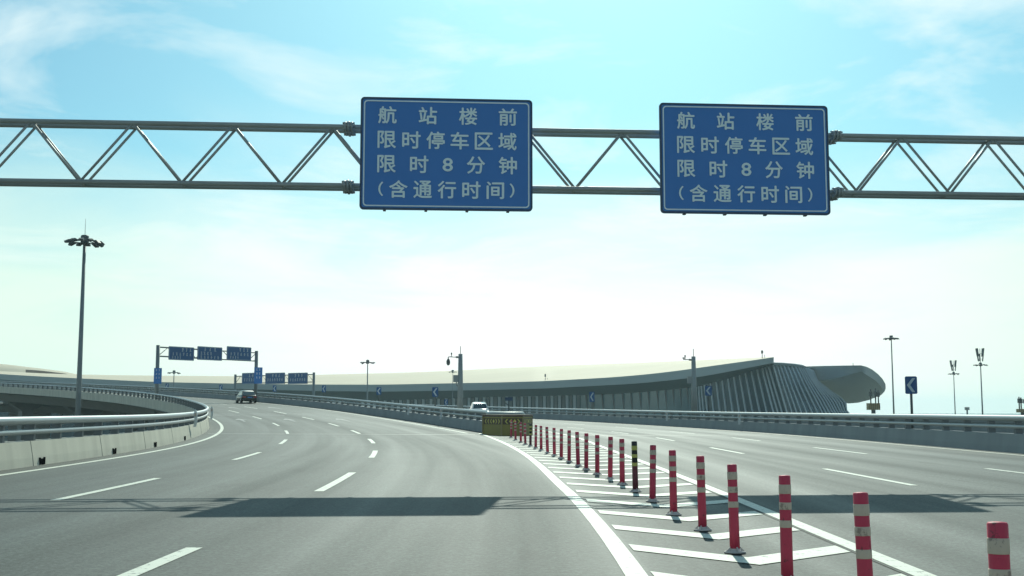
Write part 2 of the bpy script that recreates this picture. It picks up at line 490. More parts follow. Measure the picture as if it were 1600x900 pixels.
# chevron hatching of the gore
Y = -5.48
bx = lambda y: 2.1 if y < 16 else 2.1 - 2.2 * ((y - 16) / 38) ** 1.6
while Y < 56:
    xa = bx(Y)
    th = math.degrees(math.asin((Y + 1.1 - CY) / 241.0))
    lx = LP(gore_r(th) + 0.14, th).x; rx = gore_x(Y) - 0.13
    w = 0.50
    kl, kr = (xa - lx), (rx - xa)
    a0, a1 = Vector((lx, Y + 1.06 * min(1, kl), 0)), Vector((xa, Y, 0)); a2 = Vector((rx, Y + 0.9 * min(1, kr), 0))
    hz = lambda v: zl(math.degrees(math.asin((v.y - CY) / 241.0))) * 0.9 + 0.001
    rows = []
    for p in (a0, a0.lerp(a1, .5), a1, a1.lerp(a2, .5), a2):
        rows.append([(p.x, p.y, hz(p)), (p.x, p.y + w, hz(p))])
    mk.grid(rows, sm=False)
    Y += 1.93
mk.build('road_marking', M['paint'], kind='structure', fix=True)
wk = MB()
def arrow(r, t, turn=1):
    # straight arrow painted along the lane
    d = 180 / math.pi / r
    wk.grid([[LP(r - 0.09, t, 0.006), LP(r + 0.09, t, 0.006)], [LP(r - 0.09, t + 3.6 * d, 0.006), LP(r + 0.09, t + 3.6 * d, 0.006)]])
    b = len(wk.v); wk.v += [LP(r - 0.45, t + 3.62 * d, 0.006), LP(r + 0.45, t + 3.62 * d, 0.006), LP(r, t + 6 * d, 0.006)]; wk.face((b, b + 1, b + 2))
for r in (231.3, 234.7, 238.5):
    arrow(r, 17.0); arrow(r, 24.0)
for t in (20.0, 20.5, 21.0, 27, 27.5):
    for r in (229.9, 233.4, 237.0):
        wk.grid([[LP(r, t, 0.006), LP(r + 2.2, t, 0.006)], [LP(r, t + 0.12, 0.006), LP(r + 2.2, t + 0.12, 0.006)]])
wk.build('worn_marking', M['worn_paint'], kind='structure')
jn = MB()
jn.grid([[LP(r, 11.6 - 0.06 * (r - 229), 0.007), LP(r, 11.66 - 0.06 * (r - 229), 0.007)] for r in frange(229, 242, 12)])
jn.grid([[RP(x, 61, 0.007), RP(x, 61.35, 0.007)] for x in frange(3.4, 14.6, 8)])
jn.build('bridge_joint', M['joint'], kind='structure')

# ------------------------------------------------------------------ barriers
def barrier(name, label, path, post_step, post_range, sgn, outer=-0.35, wall_mat='concrete'):
    """path: list of (point fn(offset_to_road_side, h)) ; offset positive = towards the road"""
    t = thing(name, label, 'road barrier')
    prof = [(0.0, -0.03), (-0.03, 0.2), (-0.10, 0.585), (-0.42, 0.585), (-0.42, outer)]
    w = MB(); w.grid([[f(o, h) for o, h in prof] for f in path], sm=False)
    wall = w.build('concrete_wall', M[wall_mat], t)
    a = MB(); a.tube([f(-0.15, 1.06) for f in path], 0.10, 12); a.build('top_rail', M['steel'], t)
    b = MB(); b.tube([f(-0.14, 0.80) for f in path], 0.065, 10); b.build('lower_rail', M['steel'], t)
    pm = None
    for p0, p1 in post_range:
        q, d = p0, (p1 - p0)
        z = q.z
        ang = math.atan2(d.y, d.x)
        if pm is None:
            x = MB()
            x.prism([(-0.07, 0.0), (0.07, 0.0), (0.06, 0.30), (0.05, 0.52), (-0.05, 0.52), (-0.06, 0.30)], -0.16, 0.06)
            pm = x.build('post', M['post'], t); o = pm
        else:
            o = part('post', pm, t)
        o.location = q; o.rotation_euler = (0, 0, ang)
    return t
def lfn(r0, th, side):      # side +1: road lies at larger radius
    return lambda o, h: LP(r0 + side * o, th, h)
def rfn(x0, s, side):
    return lambda o, h: RP(x0 + side * o, s, h)
lb = barrier('road_barrier', 'pale concrete barrier with two silver tube rails curving along the left road edge',
        [lfn(228.75, th, 1) for th in frange(-12, 62, 280)], 2,
        [(LP(228.45, th, 0.55), LP(228.45, th + 0.5, 0.55)) for th in frange(-1.5, 47.5, 98)], 1)
# drain openings at the left wall's foot: solid boxes, their inner shade painted black
d0 = None
for th, in ((2.0,), (4.05,), (5.75,), (7.35,), (9.3,)):
    if d0 is None:
        x = MB(); x.box(-0.14, 0.14, -0.05, 0.012, 0.0, 0.14); x.box(-0.18, -0.142, -0.05, 0.02, 0.0, 0.17); x.box(0.142, 0.18, -0.05, 0.02, 0.0, 0.17)
        o = d0 = x.build('drain_opening', M['hole_shade'], lb)
    else: o = part('drain_opening', d0, lb)
    o.location = LP(228.745, th, 0.01); o.rotation_euler = (0, 0, R_(th) - math.pi / 2)
j0 = None
for k in range(24):
    th = 0.9 + 1.5 * k
    if j0 is None:
        x = MB(); x.prism([(0.012, 0.0), (-0.016, 0.2), (-0.086, 0.588), (-0.12, 0.588), (-0.1, 0.0)], -0.009, 0.006)
        o = j0 = x.build('panel_joint', M['joint_gap'], lb)
    else: o = part('panel_joint', j0, lb)
    o.location = LP(228.742, th, 0); o.rotation_euler = (0, 0, R_(th))
# median barrier: one U round the nose
mpath = [lfn(243.05, th, -1) for th in frange(60, 11.6, 180)]
e0, e1 = LP(243.05, 11.6), RP(mid_x(61.5), 61.5)
nose_c = (e0 + e1) / 2; nose_r = (e1 - e0).length / 2
n_ang = math.atan2((e0 - e1).y, (e0 - e1).x)
def nose(a):
    return lambda o, h: Vector((nose_c.x + (nose_r + o) * math.cos(n_ang + a), nose_c.y + (nose_r + o) * math.sin(n_ang + a), nose_c.z + h))
npath = [nose(math.pi * q) for q in frange(0, 1, 14)[1:-1]]
rpath = [rfn(mid_x(s), s, 1) for s in frange(61.5, 262, 150)]
med_posts = [(LP(243.35, th, 0.55), LP(243.35, th - 0.48, 0.55)) for th in frange(11.9, 46, 70)]
med_posts += [(RP(mid_x(s) - 0.3, s, 0.55), RP(mid_x(s) - 0.3, s + 2, 0.55)) for s in frange(64, 120, 28)]
barrier('median_barrier', 'grey concrete barrier with steel rails between the two roads behind the crash cushion',
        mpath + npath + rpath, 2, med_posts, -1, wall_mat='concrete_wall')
rb_ = barrier('road_barrier', 'grey concrete barrier with steel rails along the right road edge below the terminal',
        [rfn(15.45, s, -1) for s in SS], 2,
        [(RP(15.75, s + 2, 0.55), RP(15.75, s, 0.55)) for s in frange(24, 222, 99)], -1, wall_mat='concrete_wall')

# added wall beyond the right barrier, darkens the bright gaps between its rails
nt_ = thing('parapet_wall', 'added grey wall seen through the right barrier rails, standing in for clutter', 'wall')
def np_(o, s, z):
    q = RP(27 + o, s); return Vector((q.x, q.y, z))
w = MB(); w.grid([[np_(o, s, z) for o, z in ((0, -9), (0, .62), (.4, .62), (.4, -9))] for s in frange(10, 190, 60)], False); w.build('wall', M['concrete_wall'], nt_)
w = MB(); w.grid([[np_(o, s, z) for o, z in ((-.06, .625), (-.06, .80), (.46, .80), (.46, .625))] for s in frange(10, 190, 60)], False); w.build('coping', M['concrete_dark'], nt_)

# ------------------------------------------------------------------ big sign gantry
A_, B_ = P(-115, 190.2, 24.35), None
# the beam is turned a little: its right end stands farther off
YAW = R_(4.2)
beam_dir = Vector((math.cos(YAW), math.sin(YAW), 0))
g0 = P(564, 200, 24.85); g0.z = 0
def on_beam(px, off=0.0):
    """point of the beam line seen at column px (survey)"""
    k = (px - 800) / F_PX / 0.983
    o = g0 + Vector((-beam_dir.y, beam_dir.x, 0)) * off
    t = (k * o.y - o.x) / (beam_dir.x - k * beam_dir.y)
    return t
ZT, ZB = 7.46, 6.16
gt = thing('sign_gantry', 'grey tubular truss gantry spanning both roads with the two big blue signs', 'gantry', (g0.x, g0.y, 0), YAW)
tL, tR = -9.0, 19.6
FRONT, BACK = -0.19, 0.19
for z in (ZT, ZB):
    for y in (FRONT, BACK):
        MB().tube([(tL, y, z), (tR, y, z)], 0.055 if y == FRONT else 0.052, 12).build('chord', M['gantry'], gt)
pitch = 2.13
t0 = on_beam(130)
k = -4
nodes = []
br0 = {}
for k in range(-3, 11):
    tb = t0 + pitch * k
    for y in (FRONT, BACK):
        for a, b in (((tb, ZB), (tb + pitch / 2, ZT)), ((tb + pitch / 2, ZT), (tb + pitch, ZB))):
            if a[0] < tL or b[0] > tR: continue
            MB().tube([(a[0], y, a[1]), (b[0], y, b[1])], 0.03, 8).build('brace', M['gantry'], gt)
    for z, tt in ((ZB, tb), (ZT, tb + pitch / 2)):
        if tL < tt < tR: MB().tube([(tt, FRONT, z), (tt, BACK, z)], 0.025, 8).build('cross_tie', M['gantry'], gt)
for px in (545, 1303):
    for z in (ZT, ZB):
        for y in (FRONT, BACK):
            t = on_beam(px)
            x = MB()
            for dx_ in (-0.07, 0.0, 0.07):
                x.tube([(t + dx_ - 0.025, y, z), (t + dx_ + 0.025, y, z)], 0.125 if dx_ == 0 else 0.11, 14)
            for q in range(8):
                a = q * math.pi / 4
                x.tube([(t - 0.13, y + 0.09 * math.cos(a), z + 0.09 * math.sin(a)), (t + 0.13, y + 0.09 * math.cos(a), z + 0.09 * math.sin(a))], 0.016, 6)
            x.build('flange_joint', M['gantry'], gt)
for t in (tL - 0.15, tR + 0.15):
    MB().tube([(t, 0.01, -9), (t, 0.01, 7.85)], 0.22, 16, 0.18).build('column', M['gantry'], gt)

BFONT = None
def glyph(ch, size, bold):
    cu = bpy.data.curves.new('glyph', 'FONT')
    cu.body = ch; cu.size = size; cu.offset = bold; cu.extrude = 0.0; cu.resolution_u = 3
    o = bpy.data.objects.new('glyph', cu); C.objects.link(o)
    dg = bpy.context.evaluated_depsgraph_get(); dg.update()
    me = bpy.data.meshes.new_from_object(o.evaluated_get(dg))
    vs_ = [v.co.copy() for v in me.vertices]; fs = [tuple(p.vertices) for p in me.polygons]
    bpy.data.objects.remove(o); bpy.data.curves.remove(cu); bpy.data.meshes.remove(me)
    return vs_, fs
ROWS = [(0.155, [('航', .152), ('站', .388), ('楼', .624), ('前', .858)]),
        (0.378, [('限', .150), ('时', .293), ('停', .434), ('车', .575), ('区', .717), ('域', .856)]),
        (0.597, [('限', .150), ('时', .340), ('8', .506), ('分', .671), ('钟', .858)]),
        (0.822, [('（', .118), ('含', .220), ('通', .361), ('行', .502), ('时', .645), ('间', .785), ('）', .883)])]
def big_sign(px0, px1, label):
    a, b = on_beam(px0, -0.46), on_beam(px1, -0.46)
    w = b - a
    zt, zb = 8.05, 5.61
    h = zt - zb
    o = g0 + Vector((-beam_dir.y, beam_dir.x, 0)) * -0.46 + beam_dir * ((a + b) / 2)
    t = thing('overhead_sign', label, 'road sign', (o.x, o.y, (zt + zb) / 2), YAW, 'blue signs on the big gantry')
    MB().prism(rounded_rect(w, h, 0.07), 0.0, 0.05).build('panel', M['blue'], t)
    x = MB()
    ring = rounded_rect(w + 0.03, h + 0.03, 0.085); inn = rounded_rect(w - 0.06, h - 0.06, 0.05)
    ring_prism(x, ring, inn, -0.006, 0)
    n = len(ring); b0 = len(x.v)
    x.v += [Vector((p[0], -0.006, p[1])) for p in ring] + [Vector((p[0], 0.055, p[1])) for p in ring]
    for q in range(n):
        q2 = (q + 1) % n; x.face((b0 + q, b0 + q2, b0 + n + q2, b0 + n + q))
    x.build('rim', M['sign_back'], t)
    x = MB(); ring_prism(x, rounded_rect(w - 0.11, h - 0.11, 0.08), rounded_rect(w - 0.165, h - 0.165, 0.06), -0.009, 0)
    x.build('border_line', M['sign_white'], t)
    x = MB()
    for fy, chars in ROWS:
        for ch, fx in chars:
            src = '8' if ch == '8' else ch
            v, f = glyph(src, 0.40, 0.0)
            mnx, mxx = min(p.x for p in v), max(p.x for p in v); mny, mxy = min(p.y for p in v), max(p.y for p in v)
            cx, cy = (mnx + mxx) / 2, (mny + mxy) / 2
            wx, wy = mxx - mnx, mxy - mny
            if ch == '8': tw, th_ = 0.21, 0.285
            elif ch in '（）': tw, th_ = 0.09, 0.30
            else: tw, th_ = 0.385 * (1 if wx > 0.3 else 1), 0.37
            sx, sy = tw / wx, th_ / wy
            if ch not in '8（）': sx, sy = min(sx, 1.12), min(sy, 1.1)
            bo = 0.008
            for q_, (ox, oy) in enumerate(((0, 0), (bo, 0), (-bo, 0), (0, bo), (0, -bo))):     # heavy strokes
                b1 = len(x.v)
                for p in v:
                    x.v.append(Vector((-w / 2 + fx * w + (p.x - cx) * sx + ox, -0.010 - 0.0006 * q_, h / 2 - fy * h + (p.y - cy) * sy + oy)))
                for q in f: x.face([b1 + i for i in q])
    x.build('lettering', M['sign_white'], t)
    x = MB()
    for q in (-0.36, -0.12, 0.12, 0.36):
        x.box(q * w - 0.03, q * w + 0.03, 0.051, 0.16, -h / 2 - 0.03, h / 2 + 0.02)
    x.build('mounting_rail', M['dark'], t)
    return t
big_sign(563.5, 831, 'big blue overhead sign with white writing, left of the two on the truss')
big_sign(1032.5, 1294.5, 'big blue overhead sign with white writing, right of the two on the truss')

# ------------------------------------------------------------------ marker posts along the gore
ORD = ['first', 'second', 'third', 'fourth', 'fifth', 'sixth', 'seventh', 'eighth', 'ninth', 'tenth', 'eleventh', 'twelfth', 'thirteenth', 'fourteenth',
       'fifteenth', 'sixteenth', 'seventeenth', 'eighteenth', 'nineteenth', 'twentieth', 'twenty-first', 'twenty-second', 'twenty-third', 'twenty-fourth', 'twenty-fifth']
PH = 0.8
def marker_post(kind):
    t = thing('marker_post', 'x', 'marker post', group='marker posts along the gore')
    cap, band, low = {'red': ('red', 'band', 'red'), 'yellow': ('black', 'post_yellow', 'dark_red')}[kind]
    x = MB(); x.lathe([(0.047, 0.03), (0.0465, 0.2), (0.0455, 0.5), (0.045, 0.55), (0.045, 0.795), (0.040, 0.803), (0.012, 0.806)], 18)
    x.build('post_body', M['red'] if kind == 'red' else M['dark_red'], t)
    if kind != 'red':
        MB().lathe([(0.0462, 0.47), (0.0462, 0.795), (0.041, 0.8045), (0.012, 0.807)], 18).build('sleeve', M['black'], t)
    zt = PH
    for z0, z1 in ((0.665, 0.735), (0.545, 0.600), (0.410, 0.465)):
        MB().lathe([(0.0465, z0), (0.0475, z0 + 0.004), (0.0475, z1 - 0.004), (0.0465, z1)], 18).build('band', M[band], t)
    b = MB(); b.lathe([(0.10, 0.0), (0.10, 0.012), (0.052, 0.016), (0.05, 0.04)], 18)
    for q in range(4):
        a = q * math.pi / 2 + math.pi / 4
        M_ = Matrix.Rotation(a, 4, 'Z')
        b.prism([(0.045, 0.012), (0.098, 0.011), (0.047, 0.055)], -0.006, 0.006, M_)
    b.build('base', M['base_grey'], t)
    return t
BASES = [(798.5, 685.6), (805.6, 689), (813.8, 692), (820.9, 695), (828.8, 697.5), (837, 700.6), (845.6, 703.8), (855.6, 708), (866.3, 712),
         (877, 716.8), (889.3, 722.3), (903.5, 728.4), (916, 734.6), (933.3, 741.5), (953.5, 749), (972.4, 757.5), (993, 768.3), (1019.6, 783.7),
         (1052.7, 804.5), (1098, 828.5), (1148.5, 863.5)]
pts = [G(*b) for b in BASES]
pts += [Vector((2.10, 8.97, 0)), Vector((2.14, 7.1, 0)), Vector((2.17, 5.22, 0))]
proto, proto2 = None, None
for i, p in enumerate(pts):
    yel = i in (4, 16)
    if yel:
        if proto2 is None: o = proto2 = marker_post('yellow')
        else: o = copy_tree(proto2)
    else:
        if proto is None: o = proto = marker_post('red')
        else: o = copy_tree(proto)
    th = math.degrees(math.asin((p.y - CY) / 241.0))
    o.location = (p.x, p.y, zl(th) * 0.7)
    o.rotation_euler = (R_(random.uniform(-1.6, 1.6)), R_(random.uniform(-1.6, 1.6)), random.uniform(0, 6))
    n = len(pts)
    if i == n - 1: lab = 'red post with pale bands standing nearest to the camera, cut off by the bottom edge'
    elif yel: lab = 'dark red post with a black and yellow banded top, %s' % ('near the crash cushion' if i == 4 else 'halfway along the row')
    else: lab = 'red post with pale bands, %s in the row counted from the crash cushion' % ORD[i]
    o['label'] = lab

# ------------------------------------------------------------------ crash cushion
cc = thing('crash_cushion', 'yellow and brown crash cushion with chevron panels at the fork of the road', 'crash cushion')
zc_ = 0.06
front = [Vector((-1.5, 59.25, zc_)), Vector((-1.45, 58.4, zc_)), Vector((-0.5, 56.9, zc_)), Vector((0.55, 57.3, zc_)), Vector((1.02, 58.9, zc_)), Vector((1.05, 59.4, zc_))]
names = ['side', 'p', 'p', 'p', 'side']
for k in range(5):
    a, b = front[k], front[k + 1]
    d = (b - a); L = d.length
    Mx = Matrix.Translation(a) @ Matrix.Rotation(math.atan2(d.y, d.x), 4, 'Z')
    x = MB(); x.box(0.02, L - 0.02, 0, 0.08, 0.0, 0.93, Mx)
    pn = x.build('panel', M['mustard'], cc)
    if names[k] == 'p':
        x = MB(); x.box(0.05, L - 0.05, -0.006, 0.0, 0.56, 0.86, Mx); x.build('chevron_band', M['brown'], pn)
        x = MB(); n = max(3, int(L / 0.27))
        for q in range(n):
            cx = 0.12 + (L - 0.24) * (q + 0.5) / n
            s_ = 1 if q >= n / 2 else -1
            if q == n // 2: poly = [(cx, .6), (cx + .09, .71), (cx, .82), (cx - .09, .71)]
            else: poly = [(cx - s_ * .09, .60), (cx - s_ * .03, .60), (cx + s_ * .07, .71), (cx - s_ * .03, .82), (cx - s_ * .09, .82), (cx + s_ * .01, .71)]
            x.prism(poly, -0.010, -0.007, Mx)
        x.build('chevron', M['yellow'], pn)
    x = MB(); x.box(-0.02, 0.015, -0.03, 0.06, 0, 0.97, Mx); x.build('edge_post', M['ochre'], cc)
    x = MB(); x.box(0.0, L, -0.02, 0.1, 0.935, 1.03, Mx); x.build('top_rim', M['brown'], cc)
x = MB(); b0 = len(x.v); x.v += [p + Vector((0, 0, 1.035)) for p in front]; x.face(range(6)); x.build('cover', M['crash_top'], cc)

# ------------------------------------------------------------------ chevron signs
def chevron_sign(loc, rz, w, h, pole, label, group='blue chevron signs'):
    t = thing('chevron_sign', label, 'road sign', loc, rz, group)
    MB().tube([(0, 0.05, 0), (0, 0.05, pole + h * 0.9)], 0.045 * w / 0.45 + 0.004, 10).build('pole', M['dark'], t)
    zc2 = pole + h / 2
    Mz = Matrix.Translation((0, 0, zc2))
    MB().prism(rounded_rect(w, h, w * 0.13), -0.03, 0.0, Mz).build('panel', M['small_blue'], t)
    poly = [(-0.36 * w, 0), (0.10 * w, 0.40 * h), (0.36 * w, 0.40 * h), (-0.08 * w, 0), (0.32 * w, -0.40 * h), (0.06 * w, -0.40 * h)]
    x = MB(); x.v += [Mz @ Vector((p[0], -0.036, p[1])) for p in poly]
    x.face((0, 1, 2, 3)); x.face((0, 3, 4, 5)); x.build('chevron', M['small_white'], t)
    return t
def sign_at(px, ytop, ybot, Y, wpx, base_z, label):
    top, bot = P(px, ytop, Y), P(px, ybot, Y)
    h = top.z - bot.z; w = wpx * Y / F_PX
    return chevron_sign((bot.x, bot.y, base_z), math.atan2(-bot.x, bot.y) * 0.6, w, h, bot.z - base_z, label)
sign_at(1424, 588, 615.5, 47.5, 18, 0.3, 'blue sign with white chevron standing alone on the right barrier')
sign_at(1107, 603, 618, 96, 10.5, 0.5, 'blue chevron sign in front of the louvred end of the terminal')
sign_at(925, 612, 628, 112, 8, 0.6, 'small blue chevron sign before the glass wall of the terminal')
sign_at(680, 605, 620, 90, 9.5, 1.0, 'blue chevron sign on the median barrier left of the camera pole')
sign_at(592, 605, 617, 106, 7.5, 1.5, 'blue chevron sign on the median barrier right of the thin light mast')
sign_at(506, 602, 613, 123, 6, 2.0, 'tiny blue chevron sign on the median barrier right of the rear gantry')
sign_at(429, 602, 612, 139, 5.5, 2.3, 'tiny blue chevron sign between the posts of the rear gantry')
sign_at(345, 601, 611, 172, 5, 3.0, 'tiny dark chevron sign left of the dark car')
sign_at(261, 599, 609, 195, 5, 3.6, 'tiny dark chevron sign beside the left gantry post, farthest along the curve')
sign_at(697, 624, 633, 93, 5, 0.9, 'small chevron sign low on the median barrier beside the camera pole')
# edge-on sign on the nose of the median
ts = thing('roadside_sign', 'thin dark post with a small blue board above the crash cushion', 'road sign', (P(795, 640, 61.5).x, 61.5, 0.1), R_(8))
MB().tube([(0, 0, 0), (0, 0, 1.9)], 0.04, 10).build('pole', M['dark'], ts)
MB().box(-0.19, 0.19, -0.05, -0.02, 1.72, 1.90).build('panel', M['sign_back'], ts)
MB().tube([(-0.2, 0.0, 1.62), (0.0, 0.0, 1.45)], 0.02, 6).build('bracket', M['dark'], ts)

# delineators on barriers
dl0 = None
def delineator(pt, ang, label):
    global dl0
    if dl0 is None:
        dl0 = thing('delineator', label, 'reflector', group='white reflector posts on the barriers')
        x = MB(); x.prism([(-0.07, 0.0), (0.05, 0.0), (0.09, 0.25), (0.09, 0.55), (0.05, 0.72), (-0.03, 0.74), (-0.07, 0.6), (-0.03, 0.3)], -0.03, 0.03); x.build('blade', M['white_plastic'], dl0)
        MB().box(-0.03, 0.05, -0.036, -0.031, 0.46, 0.62).build('reflector', M['band'], dl0)
        o = dl0
    else: o = copy_tree(dl0)
    o.location = pt; o.rotation_euler = (0, 0, ang); o['label'] = label
delineator(LP(228.85, 10.05, 0.5), R_(6), 'white curved reflector blade on the left rail before the bend')
delineator(LP(228.85, 14.2, 0.5), R_(10), 'white reflector blade on the left rail right at the bend')
delineator(LP(242.85, 14.6, 0.42), R_(10), 'white reflector blade on the median barrier nearest the crash cushion')
delineator(LP(242.85, 17.2, 0.42), R_(10), 'white reflector blade on the median barrier below the camera pole')
delineator(RP(15.3, 88, 0.4), R_(-5), 'white reflector blade on the right barrier below the bent camera pole')
delineator(RP(15.3, 72, 0.4), R_(-5), 'white reflector blade on the right barrier in front of the louvred facade')

# ------------------------------------------------------------------ cars
def car(name, label, loc, rz, body_m, L=4.7, W=1.84, H=1.5, wheels=True):
    t = thing(name, label, 'car', loc, rz)
    hl, hw = L / 2, W / 2
    zb = 0.24; zbelt = H * 0.60
    st = [(-hl, .80, .42, zbelt * .86), (-hl + .08, .90, .30, zbelt * .98), (-hl + .5, .98, .25, zbelt * 1.02), (-0.6, 1.0, .22, zbelt), (0.9, 1.0, .22, zbelt * .98), (hl - .8, .98, .24, zbelt * .88), (hl - .15, .90, .28, zbelt * .76), (hl, .76, .40, zbelt * .62)]
    x = MB(); rows = []
    for y, k, z0, z1 in st:
        w = hw * k
        rows.append([(-w * .86, y, z0), (-w, y, z0 + .14), (-w, y, z0 + (z1 - z0) * .6), (-w * .93, y, z1 - .04), (-w * .80, y, z1), (w * .80, y, z1), (w * .93, y, z1 - .04), (w, y, z0 + (z1 - z0) * .6), (w, y, z0 + .14), (w * .86, y, z0), (-w * .86, y, z0)])
    x.grid(rows, sm=True)
    b0 = len(x.v); x.v += [Vector(p) for p in rows[0][:-1]]; x.face(range(b0, b0 + 10))
    b0 = len(x.v); x.v += [Vector(p) for p in rows[-1][:-1]]; x.face(range(b0, b0 + 10))
    x.build('body', body_m, t)
    y0, y1, y2, y3 = -hl + .35, -hl + 1.0, 0.35, 1.25
    bw, rw = hw * .90, hw * .70
    lo = [(-bw, y0, zbelt), (bw, y0, zbelt), (bw, y3, zbelt * .96), (-bw, y3, zbelt * .96)]
    hi = [(-rw, y1, H - .16), (rw, y1, H - .16), (rw, y2, H - .08), (-rw, y2, H - .08)]
    hi2 = [(-rw * .94, y1 + .26, H - .065), (rw * .94, y1 + .26, H - .065), (rw * .94, y2 - .08, H - .03), (-rw * .94, y2 - .08, H - .03)]
    mid = [(-rw * .8, y1 + .6, H), (rw * .8, y1 + .6, H), (rw * .8, y2 - .3, H), (-rw * .8, y2 - .3, H)]
    x = MB(); x.grid([lo + [lo[0]], hi + [hi[0]]], sm=False); x.grid([hi + [hi[0]], hi2 + [hi2[0]], mid + [mid[0]]], sm=True); x.quad(*mid)
    x.build('cabin', body_m, t)
    lo = [Vector(p) for p in lo]; hi = [Vector(p) for p in hi]
    for a, nm in ((0, 'rear_window'), (1, 'side_window'), (2, 'windscreen'), (3, 'side_window')):
        b = (a + 1) % 4
        q = [lo[a], lo[b], hi[b], hi[a]]
        c = sum(q, Vector()) / 4
        n = (q[1] - q[0]).cross(q[3] - q[0]).normalized()
        if n.dot(c - Vector((0, -.3, zbelt))) < 0: n = -n
        qq = [c + (p - c) * 0.88 + n * 0.012 for p in q]
        x = MB(); x.quad(*qq); x.build(nm, M['car_glass'], t)
    for sx in (-1, 1):
        MB().box(sx * hw * .50, sx * hw * .86, -hl - .03, -hl + .12, zbelt * .66, zbelt * .86).build('tail_light', M['tail'], t)
    for sx in (-1, 1):
        for y in (-hl + .85, hl - .9):
            Mx = Matrix.Translation((sx * (hw - .13), y, .33)) @ Matrix.Rotation(math.pi / 2, 4, 'Y')
            w_ = MB().lathe([(.20, -.11), (.33, -.11), (.335, 0), (.33, .11), (.20, .11)], 20, Mx).build('wheel', M['black'], t)
            MB().lathe([(.02, -.125), (.19, -.118), (.20, 0), (.19, .118), (.02, .125)], 14, Mx).build('rim', M['rim'], w_)
    MB().box(-hw * .85, hw * .85, -hl - .05, -hl + .1, .34, .52).build('bumper', M['black'], t)
    MB().box(-.24, .24, -hl - .056, -hl - .051, .56, .66).build('number_plate', M['blue'], t)
    for sx in (-1, 1):
        MB().box(sx * (hw - .02), sx * (hw + .16), .75, .87, zbelt + .0, zbelt + .13).build('door_mirror', body_m, t)
    return t
cp = LP(240.0, 28.9)
car('car', 'dark car driving away in the left road beyond the bend', cp, R_(23.5), M['car_dark'], L=4.3, W=1.74, H=1.42)
wc = RP(9.0, 122)
car('car', 'white car glinting in the sun behind the median barrier', wc, R_(7), M['car_white'], H=1.74)
car('car', 'white car under the curved bridge, right of the tall light mast', (P(200, 640, 230).x, 230, 0.15), R_(70), M['car_white'])
car('car', 'pale car under the curved bridge, just left of the tall light mast', (P(111, 640, 224).x, 224, 0.3), R_(75), M['car_white'], H=1.6)

# lower ramp beneath the curved bridge
rp = MB(); rp.grid([[(-175, y, 0.0 - 0.2 * q) for q, y in ((0, 219), (0, 236))], [(-50, 219, 0.0), (-50, 236, 0.0)]], sm=False)
rp.build('lower_ramp', M['asphalt'], kind='structure')
for px0, px1, y0, lab in ((14, 78, 640.5, 'low concrete parapet wall under the curved bridge, farthest left'), (126, 152, 641.5, 'short concrete parapet wall under the curved bridge right of the mast')):
    a, b = P(px0, y0, 214), P(px1, y0, 214)
    t = thing('parapet_wall', lab, 'wall', ((a.x + b.x) / 2, 214, -9))
    w = (b.x - a.x) / 2; zt = a.z + 9
    MB().box(-w, w, 0, 0.5, 0, zt - 0.25).build('wall', M['concrete_dark'], t)
    MB().box(-w - .1, w + .1, -0.1, 0.6, zt - 0.248, zt).build('coping', M['concrete'], t)

# ------------------------------------------------------------------ high masts
def high_mast(px, ytop, Y, label, head=3.0, n=10, rod=1.6, antennas=0, pole_r=0.22):
    p = P(px, ytop, Y)
    zb = -9.0; h = p.z - zb
    t = thing('light_mast', label, 'light mast', (p.x, p.y, zb), 0, 'tall floodlight masts')
    MB().tube([(0, 0, 0), (0, 0, h * .5), (0, 0, h + 0.25)], pole_r, 14, pole_r * .42).build('pole', M['mast'], t)
    r = head / 2 * .72
    x = MB()
    x.tube([(r * math.cos(2 * math.pi * k / 24), r * math.sin(2 * math.pi * k / 24), h - .18) for k in range(25)], 0.05, 8, caps=False)
    for k in range(6):
        a = k * math.pi / 3
        x.tube([(0, 0, h - .05), (r * math.cos(a), r * math.sin(a), h - .18)], 0.035, 6)
    x.lathe([(0.30, h - .45), (0.34, h - .30), (0.34, h + .28), (0.26, h + .36)], 12)
    x.build('lamp_ring', M['dark'], t)
    l0 = None
    for k in range(n):
        a = 2 * math.pi * (k + .3) / n
        if l0 is None:
            y = MB()
            y.prism([(-.02, -.08), (.46, -.22), (.52, -.10), (.28, .08), (-.02, .05)], -.17, .17)
            l0 = y.build('floodlight', M['dark'], t); o = l0
        else: o = part('floodlight', l0, t)
        o.location = (r * math.cos(a), r * math.sin(a), h - .20); o.rotation_euler = (0, R_(random.uniform(-14, 14)), a)
        o.scale = (head / 3.0 * 1.1,) * 3
    if rod: MB().tube([(0, 0, h + .3), (0, 0, h + .3 + rod)], 0.025, 6, 0.012).build('lightning_rod', M['mast'], t)
    if antennas:
        for ring, (zz, rr, hh) in enumerate(((0.7, .50, 1.7), (1.9, .68, 1.9))):
            MB().tube([(0, 0, h), (0, 0, h + 3.6)], 0.07 + ring * .002, 8).build('antenna_pole', M['mast'], t) if ring == 0 else None
            a0 = None
            for k in range(3 + ring):
                a = 2 * math.pi * k / (3 + ring) + ring * .6
                if a0 is None:
                    y = MB(); y.box(-.09, .09, -.14, .14, -hh / 2, hh / 2); y.tube([(-rr * 1.2, 0, -.4), (-.08, 0, -.4)], .03, 6); a0 = y.build('antenna_panel', M['dark'], t); o = a0
                else: o = part('antenna_panel', a0, t)
                o.location = (rr * 1.25 * math.cos(a), rr * 1.25 * math.sin(a), h + zz + .8); o.rotation_euler = (0, R_(9), a)
    return t
high_mast(132.5, 374, 98, 'tall floodlight mast rising behind the left barrier, largest of all', 3.0, 12, 1.5, pole_r=0.30)
high_mast(574.5, 565, 245, 'thin floodlight mast behind the median between gantry and camera pole', 2.9, 8, 0.4)
